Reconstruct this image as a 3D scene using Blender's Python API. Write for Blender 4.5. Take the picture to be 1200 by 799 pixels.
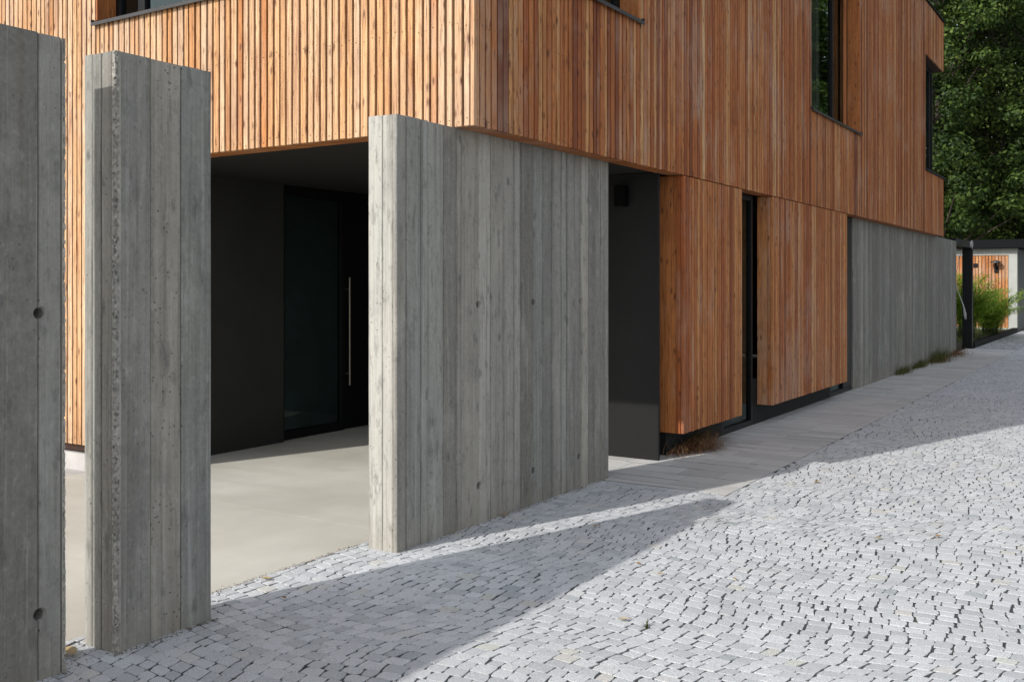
import bpy, bmesh, math, random
from mathutils import Vector, noise
import numpy as np

for o in list(bpy.data.objects):
    bpy.data.objects.remove(o)
SC = bpy.context.scene
COL = SC.collection
PI = math.pi

# ------------------------------------------------------------------ camera, sky, sun, exposure
cam = bpy.data.cameras.new('camera')
cam.sensor_width = 36.0
cam.lens = 36.0 * 1162.2 / 1200.0
cam.shift_y = -(399.5 - 333.65) / 1200.0
cam.clip_start, cam.clip_end = 0.05, 3000
TH = 0.5703
camo = bpy.data.objects.new('camera', cam)
COL.objects.link(camo)
camo.location = (0, 0, 1.6)
camo.rotation_euler = (PI / 2, 0, TH - PI / 2)
SC.camera = camo

SUN = Vector((-1.473, 0.4685, 1.0)).normalized()
world = bpy.data.worlds.new('World')
SC.world = world
world.use_nodes = True
wn = world.node_tree
sky = wn.nodes.new('ShaderNodeTexSky')
sky.sky_type = 'NISHITA'
sky.sun_disc = False
sky.sun_elevation = math.asin(SUN.z)
sky.sun_rotation = math.atan2(SUN.x, SUN.y)
sky.dust_density = 1.0
sky.air_density = 0.9
sky.ozone_density = 1.2
bg = wn.nodes['Background']
hs = wn.nodes.new('ShaderNodeHueSaturation')       # thin high cloud: a paler sky
hs.inputs['Saturation'].default_value = 0.32
wn.links.new(sky.outputs[0], hs.inputs['Color'])
wn.links.new(hs.outputs[0], bg.inputs[0])
bg.inputs[1].default_value = 0.15

sl = bpy.data.lights.new('sun', 'SUN')
sl.energy = 2.4
sl.angle = math.radians(0.6)
sl.color = (1.0, 0.965, 0.915)
so = bpy.data.objects.new('sun', sl)
so.rotation_euler = (-SUN).to_track_quat('-Z', 'Y').to_euler()
so.location = (-10, 5, 12)
COL.objects.link(so)

SC.view_settings.view_transform = 'Standard'
SC.view_settings.look = 'None'
SC.view_settings.exposure = 0.70
SC.view_settings.gamma = 1.0
SC.cycles.max_bounces = 8

# ------------------------------------------------------------------ measured layout (metres; x along the street, y into the plot)
YW, YB, ZT = 3.773, 3.993, 2.6215        # concrete wall front, back, top
YC, XC = 3.6136, 5.1853                  # cladding planes: street side, porch side
ZS, ZR = 2.614, 7.095                    # soffit, roof edge
XE = 22.43                               # far end of the house
YG = 3.80                                # ground-floor glazing plane
ZA = 0.22                                # lower cladding underside
W_TOP = (5.85, 7.643, 3.82, 6.06)
W_MID = (12.696, 15.245, 3.845, 6.06)
W_END = (20.42, XE, 3.83, 6.06)
W_LEFT = (4.7, 7.532, 3.82, 6.06)        # y-range on the porch side
YREC = 7.294                             # porch corner of the left cladding
PX0, PY0 = 7.25, 2.70                    # start and street edge of the paver path

# ------------------------------------------------------------------ mesh helpers
WLOC = {}


class MB:
    def __init__(s):
        s.v, s.f, s.t, s.s, s.m = [], [], [], [], []

    def add(s, verts, faces, tone=0.5, seed=0.0, mi=0):
        n = len(s.v)
        s.v.extend(verts)
        s.f.extend(tuple(i + n for i in f) for f in faces)
        s.t.extend([tone] * len(verts))
        s.s.extend([seed] * len(verts))
        s.m.extend([mi] * len(faces))

    def box(s, x0, x1, y0, y1, z0, z1, tone=0.5, seed=0.0, mi=0):
        s.add([(x0, y0, z0), (x1, y0, z0), (x1, y1, z0), (x0, y1, z0), (x0, y0, z1), (x1, y0, z1), (x1, y1, z1), (x0, y1, z1)],
              [(0, 3, 2, 1), (4, 5, 6, 7), (0, 1, 5, 4), (1, 2, 6, 5), (2, 3, 7, 6), (3, 0, 4, 7)], tone, seed, mi)

    def bbox(s, x0, x1, y0, y1, z0, z1, b=0.003, tone=0.5, seed=0.0):
        """box with every edge chamfered by b"""
        v, idx = [], {}
        X, Y, Z = (x0, x1), (y0, y1), (z0, z1)
        for i in (0, 1):
            for j in (0, 1):
                for k in (0, 1):
                    sx, sy, sz = (1, -1)[i] * b, (1, -1)[j] * b, (1, -1)[k] * b
                    idx[i, j, k, 0] = len(v); v.append((X[i], Y[j] + sy, Z[k] + sz))
                    idx[i, j, k, 1] = len(v); v.append((X[i] + sx, Y[j], Z[k] + sz))
                    idx[i, j, k, 2] = len(v); v.append((X[i] + sx, Y[j] + sy, Z[k]))
        f = []
        for a in range(3):
            o = [q for q in range(3) if q != a]
            for side in (0, 1):
                ring = []
                for (p, q) in ((0, 0), (1, 0), (1, 1), (0, 1)):
                    c = [0, 0, 0]; c[a] = side; c[o[0]] = p; c[o[1]] = q
                    ring.append(idx[c[0], c[1], c[2], a])
                f.append(tuple(ring))
        for a in range(3):
            o = [q for q in range(3) if q != a]
            for p in (0, 1):
                for q in (0, 1):
                    c0 = [0, 0, 0]; c0[o[0]] = p; c0[o[1]] = q
                    c1 = list(c0); c1[a] = 1
                    f.append((idx[(*c0, o[0])], idx[(*c1, o[0])], idx[(*c1, o[1])], idx[(*c0, o[1])]))
        for i in (0, 1):
            for j in (0, 1):
                for k in (0, 1):
                    f.append((idx[i, j, k, 0], idx[i, j, k, 1], idx[i, j, k, 2]))
        s.add(v, f, tone, seed)

    def tube(s, pts, radii, n=8, tone=0.5, seed=0.0, cap=True):
        pts = [Vector(p) for p in pts]
        rings, vs, fs = [], [], []
        for i, p in enumerate(pts):
            d = (pts[min(i + 1, len(pts) - 1)] - pts[max(i - 1, 0)]).normalized()
            up = Vector((0, 0, 1)) if abs(d.z) < 0.9 else Vector((1, 0, 0))
            a = d.cross(up).normalized(); b = d.cross(a)
            r = radii[i] if isinstance(radii, (list, tuple)) else radii
            rings.append(len(vs))
            for k in range(n):
                t = 2 * PI * k / n
                vs.append(tuple(p + a * (r * math.cos(t)) + b * (r * math.sin(t))))
        for i in range(len(pts) - 1):
            for k in range(n):
                k2 = (k + 1) % n
                fs.append((rings[i] + k, rings[i] + k2, rings[i + 1] + k2, rings[i + 1] + k))
        if cap:
            fs.append(tuple(range(n))[::-1])
            fs.append(tuple(rings[-1] + k for k in range(n)))
        s.add(vs, fs, tone, seed)

    def build(s, name, mat, parent=None, smooth=False, fix=True, **props):
        base = WLOC[parent.name] if parent else (0, 0, 0)
        me = bpy.data.meshes.new(name)
        if base != (0, 0, 0):
            me.from_pydata([(x - base[0], y - base[1], z - base[2]) for x, y, z in s.v], [], s.f)
        else:
            me.from_pydata(s.v, [], s.f)
        mats = mat if isinstance(mat, (list, tuple)) else [mat]
        for m in mats:
            me.materials.append(m)
        if len(mats) > 1:
            me.polygons.foreach_set('material_index', s.m)
        me.attributes.new('tone', 'FLOAT', 'POINT').data.foreach_set('value', s.t)
        me.attributes.new('seed', 'FLOAT', 'POINT').data.foreach_set('value', s.s)
        if smooth:
            me.polygons.foreach_set('use_smooth', [True] * len(me.polygons))
        if fix:
            bm = bmesh.new(); bm.from_mesh(me)
            bmesh.ops.recalc_face_normals(bm, faces=bm.faces)
            bm.to_mesh(me); bm.free()
        me.update()
        o = bpy.data.objects.new(name, me)
        COL.objects.link(o)
        if parent:
            o.parent = parent
        WLOC[o.name] = base
        for k, val in props.items():
            o[k] = val
        return o


def thing(name, loc, label, category, group=None):
    o = bpy.data.objects.new(name, None)
    o.empty_display_size = 0.2
    COL.objects.link(o)
    o.location = loc
    WLOC[o.name] = tuple(loc)
    o['label'] = label
    o['category'] = category
    if group:
        o['group'] = group
    return o


# ------------------------------------------------------------------ material helpers
class N:
    """thin wrapper to write node trees as expressions"""
    def __init__(s, name):
        s.mat = bpy.data.materials.new(name)
        s.mat.use_nodes = True
        s.t = s.mat.node_tree
        s.bsdf = s.t.nodes['Principled BSDF']

    def n(s, kind, **kw):
        nd = s.t.nodes.new(kind)
        for k, v in kw.items():
            setattr(nd, k, v)
        return nd

    def put(s, sock, val):
        if isinstance(val, bpy.types.NodeSocket):
            s.t.links.new(val, sock)
        elif val is not None:
            sock.default_value = val

    def math(s, op, a, b=None, clamp=False):
        nd = s.n('ShaderNodeMath', operation=op, use_clamp=clamp)
        s.put(nd.inputs[0], a)
        if b is not None:
            s.put(nd.inputs[1], b)
        return nd.outputs[0]

    def attr(s, name):
        return s.n('ShaderNodeAttribute', attribute_name=name).outputs['Fac']

    def pos(s):
        return s.n('ShaderNodeNewGeometry').outputs['Position']

    def sep(s, v):
        nd = s.n('ShaderNodeSeparateXYZ'); s.put(nd.inputs[0], v)
        return nd.outputs

    def comb(s, x, y, z):
        nd = s.n('ShaderNodeCombineXYZ')
        for i, q in enumerate((x, y, z)):
            s.put(nd.inputs[i], q)
        return nd.outputs[0]

    def noise(s, vec, scale, detail=3, rough=0.55, dist=0.0):
        nd = s.n('ShaderNodeTexNoise')
        s.put(nd.inputs['Vector'], vec)
        s.put(nd.inputs['Scale'], scale); nd.inputs['Detail'].default_value = detail
        nd.inputs['Roughness'].default_value = rough; nd.inputs['Distortion'].default_value = dist
        return nd.outputs['Fac']

    def voro(s, vec, scale, feature='F1', rnd=1.0, out='Distance'):
        nd = s.n('ShaderNodeTexVoronoi', feature=feature)
        s.put(nd.inputs['Vector'], vec); nd.inputs['Scale'].default_value = scale
        nd.inputs['Randomness'].default_value = rnd
        return nd.outputs[out]

    def ramp(s, fac, stops, interp='LINEAR'):
        nd = s.n('ShaderNodeValToRGB')
        cr = nd.color_ramp; cr.interpolation = interp
        while len(cr.elements) < len(stops):
            cr.elements.new(0.5)
        for e, (p, c) in zip(cr.elements, stops):
            e.position = p
            e.color = (*c, 1) if isinstance(c, tuple) else (c, c, c, 1)
        s.put(nd.inputs[0], fac)
        return nd.outputs[0]

    def mix(s, fac, a, b, blend='MIX'):
        nd = s.n('ShaderNodeMix', data_type='RGBA', blend_type=blend)
        s.put(nd.inputs[0], fac)
        s.put(nd.inputs[6], (*a, 1) if isinstance(a, tuple) else a)
        s.put(nd.inputs[7], (*b, 1) if isinstance(b, tuple) else b)
        return nd.outputs[2]

    def remap(s, v, a, b, c=0.0, d=1.0):
        nd = s.n('ShaderNodeMapRange')
        s.put(nd.inputs[0], v)
        for i, q in enumerate((a, b, c, d)):
            nd.inputs[i + 1].default_value = q
        return nd.outputs[0]

    def bump(s, h, strength=0.3, dist=0.01, prev=None):
        nd = s.n('ShaderNodeBump')
        nd.inputs['Strength'].default_value = strength
        nd.inputs['Distance'].default_value = dist
        s.put(nd.inputs['Height'], h)
        if prev is not None:
            s.put(nd.inputs['Normal'], prev)
        return nd.outputs[0]

    def out(s, color=None, rough=None, normal=None, metallic=None, spec=None):
        s.put(s.bsdf.inputs['Base Color'], (*color, 1) if isinstance(color, tuple) else color)
        s.put(s.bsdf.inputs['Roughness'], rough)
        if normal is not None:
            s.put(s.bsdf.inputs['Normal'], normal)
        if metallic is not None:
            s.put(s.bsdf.inputs['Metallic'], metallic)
        if spec is not None:
            s.put(s.bsdf.inputs['Specular IOR Level'], spec)
        return s.mat


def mat_wood(name='larch_wood'):
    m = N(name)
    p = m.sep(m.pos())
    tone, seed = m.attr('tone'), m.attr('seed')
    u = m.math('ADD', p[0], p[1])
    off = m.math('MULTIPLY', seed, 61.7)
    # long streaks
    g1 = m.noise(m.comb(m.math('MULTIPLY', u, 95.0), off, m.math('MULTIPLY', p[2], 2.2)), 1.0, 4, 0.6, 0.6)
    # cathedral growth rings: distance from a wandering heart line
    wob = m.noise(m.comb(m.math('MULTIPLY', u, 3.0), off, m.math('MULTIPLY', p[2], 0.9)), 1.0, 2, 0.5)
    wav = m.noise(m.comb(m.math('MULTIPLY', u, 22.0), off, m.math('MULTIPLY', p[2], 1.3)), 1.0, 2, 0.5)
    ring = m.math('SINE', m.math('ADD', m.math('MULTIPLY', wav, 62.0), m.math('MULTIPLY', u, 60.0)))
    ring = m.remap(ring, -1, 1, 0, 1)
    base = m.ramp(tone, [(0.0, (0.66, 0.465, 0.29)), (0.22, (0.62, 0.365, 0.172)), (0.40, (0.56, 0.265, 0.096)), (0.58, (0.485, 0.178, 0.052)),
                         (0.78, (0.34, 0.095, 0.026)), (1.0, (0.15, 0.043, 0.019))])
    c = m.mix(m.remap(g1, 0.40, 0.66, 0.0, 0.85), base, m.mix(0.78, base, (0.15, 0.042, 0.014)))
    c = m.mix(m.math('MULTIPLY', m.remap(ring, 0.45, 1.0, 0, 0.5), m.remap(m.noise(m.comb(off, off, m.math('MULTIPLY', p[2], 0.7)), 1.0, 1), 0.35, 0.7)),
              c, m.mix(0.7, c, (0.13, 0.04, 0.015)))
    # patches along a slat: weathered grey and orange
    pt = m.noise(m.comb(m.math('MULTIPLY', u, 4.0), off, m.math('MULTIPLY', p[2], 0.75)), 1.0, 3, 0.6)
    c = m.mix(m.remap(pt, 0.56, 0.74, 0, 0.5), c, (0.50, 0.35, 0.235))
    pt2 = m.noise(m.comb(off, m.math('MULTIPLY', u, 5.0), m.math('MULTIPLY', p[2], 1.1)), 1.0, 3, 0.6)
    c = m.mix(m.remap(pt2, 0.53, 0.72, 0, 0.7), c, m.mix(0.75, c, (0.20, 0.055, 0.018)))
    # weathering that runs across many slats: bleached areas and damp brown ones
    wz = m.noise(m.comb(m.math('MULTIPLY', u, 0.55), m.math('MULTIPLY', seed, 0.8), m.math('MULTIPLY', p[2], 0.8)), 1.0, 4, 0.65, 0.4)
    c = m.mix(m.remap(wz, 0.52, 0.66, 0, 0.55), c, m.mix(0.55, c, (0.46, 0.36, 0.28)))
    c = m.mix(m.remap(wz, 0.47, 0.34, 0, 0.5), c, m.mix(0.5, c, (0.17, 0.055, 0.02)))
    # knots
    kv = m.comb(m.math('MULTIPLY', u, 22.0), off, m.math('MULTIPLY', p[2], 7.5))
    kd = m.voro(kv, 1.0)
    keep = m.math('GREATER_THAN', m.sep(m.voro(kv, 1.0, out='Color'))[0], 0.64)
    kn = m.math('MULTIPLY', m.remap(kd, 0.08, 0.32, 1, 0), keep)
    crk = m.noise(m.comb(m.math('MULTIPLY', u, 130.0), off, m.math('MULTIPLY', p[2], 9.0)), 1.0, 3, 0.6, 0.5)
    c = m.mix(m.remap(crk, 0.58, 0.68, 0, 0.75), c, (0.10, 0.032, 0.014))
    c = m.mix(m.math('MULTIPLY', kn, 0.85), c, (0.085, 0.026, 0.012))
    h = m.math('ADD', m.math('MULTIPLY', g1, 1.0), m.math('MULTIPLY', ring, 0.25))
    return m.out(c, 0.62, m.bump(h, 0.35, 0.003), spec=0.25)


def mat_concrete(name, light=1.0, horizontal=False):
    m = N(name)
    P = m.pos(); p = m.sep(P)
    tone, seed = m.attr('tone'), m.attr('seed')
    u = m.math('ADD', p[0], m.math('MULTIPLY', p[1], 1.13))
    off = m.math('MULTIPLY', seed, 43.1)
    grain = m.noise(m.comb(m.math('MULTIPLY', u, 130.0), off, m.math('MULTIPLY', p[2], 2.6)), 1.0, 4, 0.6, 0.4)
    band = m.noise(m.comb(m.math('MULTIPLY', u, 16.0), off, m.math('MULTIPLY', p[2], 0.55)), 1.0, 3, 0.6)
    blot = m.noise(m.comb(m.math('MULTIPLY', u, 2.2), off, m.math('MULTIPLY', p[2], 1.7)), 1.0, 5, 0.62)
    fine = m.noise(P, 55.0, 4, 0.65)
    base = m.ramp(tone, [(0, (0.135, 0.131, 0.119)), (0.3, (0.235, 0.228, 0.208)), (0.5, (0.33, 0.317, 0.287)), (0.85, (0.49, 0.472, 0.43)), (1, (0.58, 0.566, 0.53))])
    c = m.mix(m.remap(grain, 0.40, 0.66, 0, 0.55), base, m.mix(0.5, base, (0.13, 0.132, 0.128)))
    c = m.mix(m.remap(band, 0.50, 0.70, 0, 0.75), c, m.mix(0.7, c, (0.12, 0.115, 0.10)))
    c = m.mix(m.remap(blot, 0.54, 0.70, 0, 0.6), c, m.mix(0.75, c, (0.13, 0.13, 0.125)))
    c = m.mix(m.remap(blot, 0.46, 0.28, 0, 0.45), c, m.mix(0.6, c, (0.52, 0.505, 0.465)))
    st1 = m.noise(m.comb(m.math('MULTIPLY', u, 34.0), m.math('ADD', off, 5.0), m.math('MULTIPLY', p[2], 0.45)), 1.0, 3, 0.65, 0.3)
    c = m.mix(m.remap(st1, 0.54, 0.66, 0, 0.55), c, m.mix(0.7, c, (0.10, 0.088, 0.068)))
    st2 = m.noise(m.comb(m.math('MULTIPLY', u, 28.0), m.math('ADD', off, 15.0), m.math('MULTIPLY', p[2], 0.6)), 1.0, 3, 0.65, 0.3)
    c = m.mix(m.remap(st2, 0.56, 0.70, 0, 0.3), c, (0.47, 0.46, 0.43))
    blue = m.noise(m.comb(m.math('MULTIPLY', u, 5.0), off, m.math('MULTIPLY', p[2], 0.8)), 1.0, 2)
    c = m.mix(m.remap(blue, 0.55, 0.72, 0, 0.5), c, m.mix(0.35, c, (0.235, 0.26, 0.27)))
    c = m.mix(m.remap(fine, 0.4, 0.75, 0, 0.25), c, m.mix(0.5, c, (0.55, 0.54, 0.5)))
    hue = m.ramp(m.math('FRACT', m.math('MULTIPLY', seed, 7.3)), [(0, (0.98, 1.0, .99)), (.5, (1.01, .985, .955)), (1, (1.03, .985, .925))])
    c = m.mix(1.0, c, hue, 'MULTIPLY')
    # imprints of board knots
    kv = m.comb(m.math('MULTIPLY', u, 8.5), off, m.math('MULTIPLY', p[2], 5.0))
    kd = m.voro(kv, 1.0)
    keep = m.math('GREATER_THAN', m.sep(m.voro(kv, 1.0, out='Color'))[0], 0.72)
    wig = m.noise(P, 38.0, 2)
    kn = m.math('MULTIPLY', m.remap(m.math('ADD', kd, m.math('MULTIPLY', m.math('SUBTRACT', wig, 0.5), 0.22)), 0.06, 0.22, 1, 0), keep)
    c = m.mix(m.math('MULTIPLY', kn, 0.8), c, (0.10, 0.10, 0.092))
    smu = m.noise(m.comb(m.math('MULTIPLY', u, 15.0), off, m.math('MULTIPLY', p[2], 4.2)), 1.0, 5, 0.72, 0.1)
    c = m.mix(m.remap(smu, 0.55, 0.68, 0, 0.72), c, m.mix(0.75, c, (0.085, 0.083, 0.075)))
    mot = m.noise(m.comb(m.math('MULTIPLY', u, 24.0), off, m.math('MULTIPLY', p[2], 11.0)), 1.0, 4, 0.7)
    c = m.mix(m.remap(mot, 0.57, 0.68, 0, 0.55), c, m.mix(0.7, c, (0.09, 0.087, 0.078)))
    c = m.mix(m.remap(mot, 0.42, 0.30, 0, 0.35), c, m.mix(0.6, c, (0.50, 0.49, 0.455)))
    # air pores, clustered
    pd = m.voro(P, 42.0)
    pk = m.math('GREATER_THAN', m.sep(m.voro(P, 42.0, out='Color'))[1], 0.62)
    cl = m.remap(m.noise(P, 3.2, 2), 0.42, 0.58)
    pore = m.math('MULTIPLY', m.math('MULTIPLY', m.remap(pd, 0.08, 0.22, 1, 0), pk), cl)
    c = m.mix(m.math('MULTIPLY', pore, 0.85), c, (0.06, 0.06, 0.058))
    # damp, dirty foot
    foot = m.math('MULTIPLY', m.remap(p[2], 0.0, 0.22, 1, 0), m.noise(P, 6.0, 3))
    c = m.mix(m.math('MULTIPLY', foot, 0.6), c, (0.23, 0.20, 0.155))
    h = m.math('SUBTRACT', m.math('ADD', m.math('MULTIPLY', grain, 0.8), m.math('MULTIPLY', fine, 0.5)), m.math('MULTIPLY', pore, 1.6))
    h = m.math('SUBTRACT', h, m.math('MULTIPLY', kn, 0.5))
    return m.out(c, 0.82, m.bump(h, 0.8, 0.004), spec=0.3)


def mat_granite():
    m = N('granite')
    P = m.pos()
    tone, seed = m.attr('tone'), m.attr('seed')
    base = m.ramp(tone, [(0.0, (0.34, 0.375, 0.385)), (0.02, (0.44, 0.455, 0.467)), (0.45, (0.535, 0.55, 0.56)), (0.94, (0.61, 0.62, 0.628)), (0.955, (0.57, 0.55, 0.51)),
                         (0.972, (0.55, 0.555, 0.50)), (0.977, (0.60, 0.62, 0.64)), (1.0, (0.62, 0.64, 0.655))])
    sp = m.noise(P, 210.0, 3, 0.75)
    c = m.mix(m.remap(sp, 0.37, 0.50, 0.85, 0), base, (0.20, 0.205, 0.21))
    sp2 = m.noise(P, 150.0, 2, 0.6)
    c = m.mix(m.remap(sp2, 0.55, 0.7, 0, 0.5), c, (0.80, 0.80, 0.795))
    bl = m.noise(P, 2.4, 4, 0.6)
    c = m.mix(m.remap(bl, 0.5, 0.75, 0, 0.28), c, (0.33, 0.34, 0.35))
    dt = m.noise(P, 1.3, 4, 0.7)
    c = m.mix(m.remap(dt, 0.55, 0.78, 0, 0.35), c, m.mix(0.6, c, (0.30, 0.27, 0.22)))
    h = m.math('ADD', m.noise(P, 60.0, 4, 0.65), m.math('MULTIPLY', sp, 0.25))
    return m.out(c, 0.72, m.bump(h, 0.55, 0.006), spec=0.35)


def mat_grit():
    m = N('joint_grit')
    P = m.pos()
    f = m.noise(P, 160.0, 3, 0.7)
    b = m.noise(P, 5.0, 3)
    c = m.ramp(f, [(0.3, (0.024, 0.025, 0.027)), (0.55, (0.07, 0.072, 0.075)), (0.75, (0.17, 0.17, 0.17))])
    c = m.mix(m.remap(b, 0.5, 0.75, 0, 0.5), c, (0.09, 0.08, 0.06))
    return m.out(c, 0.9, m.bump(f, 0.8, 0.006), spec=0.2)


def mat_far_cobbles():
    m = N('far_cobbles')
    P = m.pos()
    d = m.voro(P, 10.0, 'DISTANCE_TO_EDGE', 0.7)
    r = m.sep(m.voro(P, 10.0, rnd=0.7, out='Color'))[0]
    c = m.ramp(r, [(0, (0.40, 0.41, 0.42)), (1, (0.56, 0.565, 0.565))])
    c = m.mix(m.remap(d, 0.03, 0.09, 0.85, 0), c, (0.08, 0.082, 0.086))
    return m.out(c, 0.75, m.bump(m.remap(d, 0.0, 0.14), 0.6, 0.015), spec=0.3)


def mat_paver():
    m = N('concrete_paver')
    P = m.pos()
    tone = m.attr('tone')
    c = m.ramp(tone, [(0, (0.46, 0.452, 0.435)), (1, (0.60, 0.588, 0.56))])
    f = m.noise(P, 90.0, 4, 0.7)
    b = m.noise(P, 3.0, 4, 0.65)
    c = m.mix(m.remap(f, 0.4, 0.7, 0, 0.4), c, (0.33, 0.325, 0.31))
    c = m.mix(m.remap(b, 0.5, 0.75, 0, 0.5), c, (0.40, 0.39, 0.36))
    return m.out(c, 0.8, m.bump(f, 0.7, 0.006), spec=0.3)


def mat_floor():
    m = N('smooth_floor_concrete')
    P = m.pos(); p = m.sep(P)
    tone = m.attr('tone')
    b = m.noise(P, 0.9, 5, 0.6)
    st = m.noise(m.comb(m.math('MULTIPLY', p[0], 2.6), m.math('MULTIPLY', p[1], 0.5), 0.0), 1.0, 3, 0.6, 0.5)
    f = m.noise(P, 120.0, 3, 0.6)
    c = m.ramp(b, [(0.3, (0.43, 0.41, 0.355)), (0.55, (0.52, 0.50, 0.44)), (0.75, (0.59, 0.575, 0.51))])
    c = m.mix(m.remap(st, 0.48, 0.68, 0, 0.6), c, (0.43, 0.41, 0.35))
    c = m.mix(m.remap(f, 0.45, 0.7, 0, 0.15), c, (0.32, 0.31, 0.28))
    c = m.mix(m.remap(tone, 0.5, 0, 0, 0.3), c, (0.36, 0.355, 0.33))
    return m.out(c, 0.6, m.bump(f, 0.12, 0.002), spec=0.35)


def mat_plain(name, col, rough=0.6, var=0.15, scale=6.0, metallic=0.0, spec=0.4, bump=0.08):
    m = N(name)
    P = m.pos()
    n1 = m.noise(P, scale, 4, 0.6)
    n2 = m.noise(P, scale * 25, 2, 0.6)
    dark = tuple(q * (1 - var) for q in col)
    lite = tuple(min(1, q * (1 + var)) for q in col)
    c = m.ramp(n1, [(0.3, dark), (0.7, lite)])
    return m.out(c, rough, m.bump(n2, bump, 0.002), metallic, spec)


def mat_glass(name='window_glass', tint=(0.62, 0.70, 0.70), ior=1.6):
    m = N(name)
    t = m.t
    t.nodes.remove(m.bsdf)
    fr = m.n('ShaderNodeFresnel'); fr.inputs[0].default_value = ior
    tr = m.n('ShaderNodeBsdfTransparent'); tr.inputs[0].default_value = (*tint, 1)
    gl = m.n('ShaderNodeBsdfGlossy'); gl.inputs['Roughness'].default_value = 0.015
    gl.inputs[0].default_value = (0.82, 0.98, 0.94, 1)
    bn = m.n('ShaderNodeBump'); bn.inputs['Strength'].default_value = 0.03; bn.inputs['Distance'].default_value = 0.02
    t.links.new(m.noise(m.pos(), 1.1, 1), bn.inputs['Height'])
    t.links.new(bn.outputs[0], gl.inputs['Normal'])
    mx = m.n('ShaderNodeMixShader')
    t.links.new(fr.outputs[0], mx.inputs[0]); t.links.new(tr.outputs[0], mx.inputs[1]); t.links.new(gl.outputs[0], mx.inputs[2])
    t.links.new(mx.outputs[0], t.nodes['Material Output'].inputs[0])
    return m.mat


def mat_leaf(name, cols, transl=0.35, rough=0.5):
    m = N(name)
    seed = m.attr('seed')
    c = m.ramp(seed, [(i / (len(cols) - 1), q) for i, q in enumerate(cols)])
    m.out(c, rough, spec=0.3)
    if transl:
        tr = m.n('ShaderNodeBsdfTranslucent'); m.put(tr.inputs[0], c)
        mx = m.n('ShaderNodeMixShader'); mx.inputs[0].default_value = transl
        m.t.links.new(m.bsdf.outputs[0], mx.inputs[1]); m.t.links.new(tr.outputs[0], mx.inputs[2])
        m.t.links.new(mx.outputs[0], m.t.nodes['Material Output'].inputs[0])
    return m.mat


WOOD = mat_wood()
CONC = mat_concrete('board_marked_concrete')
GRAN = mat_granite()
GRIT = mat_grit()
FARC = mat_far_cobbles()
PAVE = mat_paver()
FLOOR = mat_floor()
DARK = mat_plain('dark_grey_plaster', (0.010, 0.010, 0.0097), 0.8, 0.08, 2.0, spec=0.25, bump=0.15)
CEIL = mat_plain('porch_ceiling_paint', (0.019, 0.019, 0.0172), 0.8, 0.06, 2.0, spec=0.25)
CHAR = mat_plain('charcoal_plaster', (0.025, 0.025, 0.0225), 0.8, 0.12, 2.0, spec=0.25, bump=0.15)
MEMB = mat_plain('facade_membrane', (0.030, 0.011, 0.006), 0.85, 0.2)
BLACK = mat_plain('black_metal', (0.005, 0.0055, 0.006), 0.5, 0.15, 8.0, spec=0.2)
JET = mat_plain('jet_black_powder_coat', (0.0012, 0.0012, 0.0013), 0.7, 0.1, 8.0, spec=0.08)
SILLM = mat_plain('grey_sheet_metal', (0.055, 0.053, 0.052), 0.5, 0.15, 9.0, 0.6)
GLASS = mat_glass()
DGLASS = mat_glass('dark_door_glass', (0.85, 0.92, 0.92), 1.35)
ROOM = mat_plain('room_paint', (0.16, 0.14, 0.12), 0.8)
STEEL = mat_plain('brushed_bronze', (0.31, 0.28, 0.23), 0.35, 0.1, 20.0, 0.9)
CHROME = mat_plain('galvanised_steel', (0.5, 0.5, 0.5), 0.4, 0.1, 20.0, 0.8)
PLINTH = mat_plain('light_plinth_render', (0.40, 0.38, 0.36), 0.85, 0.12, 4.0, bump=0.3)
PALE = mat_plain('pale_concrete', (0.34, 0.345, 0.315), 0.85, 0.1, 3.0, bump=0.3)
GREYW = mat_plain('dark_grey_cladding', (0.09, 0.095, 0.10), 0.6, 0.1, 3.0)
ROOFM = mat_plain('anthracite_roof_metal', (0.0045, 0.005, 0.006), 0.7, 0.1, 5.0, spec=0.12)
GRND = mat_plain('meadow_ground', (0.075, 0.085, 0.045), 0.95, 0.4, 0.7, bump=0.5)
SOIL = mat_plain('planting_soil', (0.055, 0.04, 0.028), 0.95, 0.4, 5.0, bump=0.8)
BARK = mat_plain('bark', (0.055, 0.042, 0.032), 0.9, 0.4, 6.0, bump=0.9)
CLOTH = mat_plain('pale_cloth', (0.36, 0.36, 0.34), 0.9, 0.1, 20.0, bump=0.4)
LEAFT = mat_leaf('tree_leaves', [(0.008, 0.020, 0.004), (0.024, 0.050, 0.008), (0.064, 0.105, 0.016), (0.135, 0.18, 0.036)], 0.28, 0.65)
LEAFB = mat_leaf('bamboo_leaves', [(0.10, 0.20, 0.015), (0.19, 0.34, 0.028), (0.30, 0.45, 0.05), (0.43, 0.49, 0.11)], 0.4)
GRASSG = mat_leaf('green_grass', [(0.035, 0.055, 0.010), (0.07, 0.10, 0.02), (0.13, 0.14, 0.035)], 0.3, 0.6)
GRASSD = mat_leaf('dry_grass', [(0.07, 0.028, 0.014), (0.14, 0.06, 0.028), (0.24, 0.12, 0.055), (0.38, 0.25, 0.13)], 0.25, 0.7)
LITTER = mat_leaf('fallen_leaf', [(0.22, 0.10, 0.045), (0.33, 0.21, 0.10), (0.38, 0.29, 0.15), (0.46, 0.41, 0.30)], 0.15, 0.7)

CT, ST = math.cos(TH), math.sin(TH)


def pix(x, y, z):
    """where a point falls in the photograph; used only to rank which pieces show largest"""
    w = CT * x + ST * y
    if w < 0.3:
        return None
    return 600 + 1162.2 * (ST * x - CT * y) / w, 333.65 - 1162.2 * (z - 1.6) / w


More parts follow.
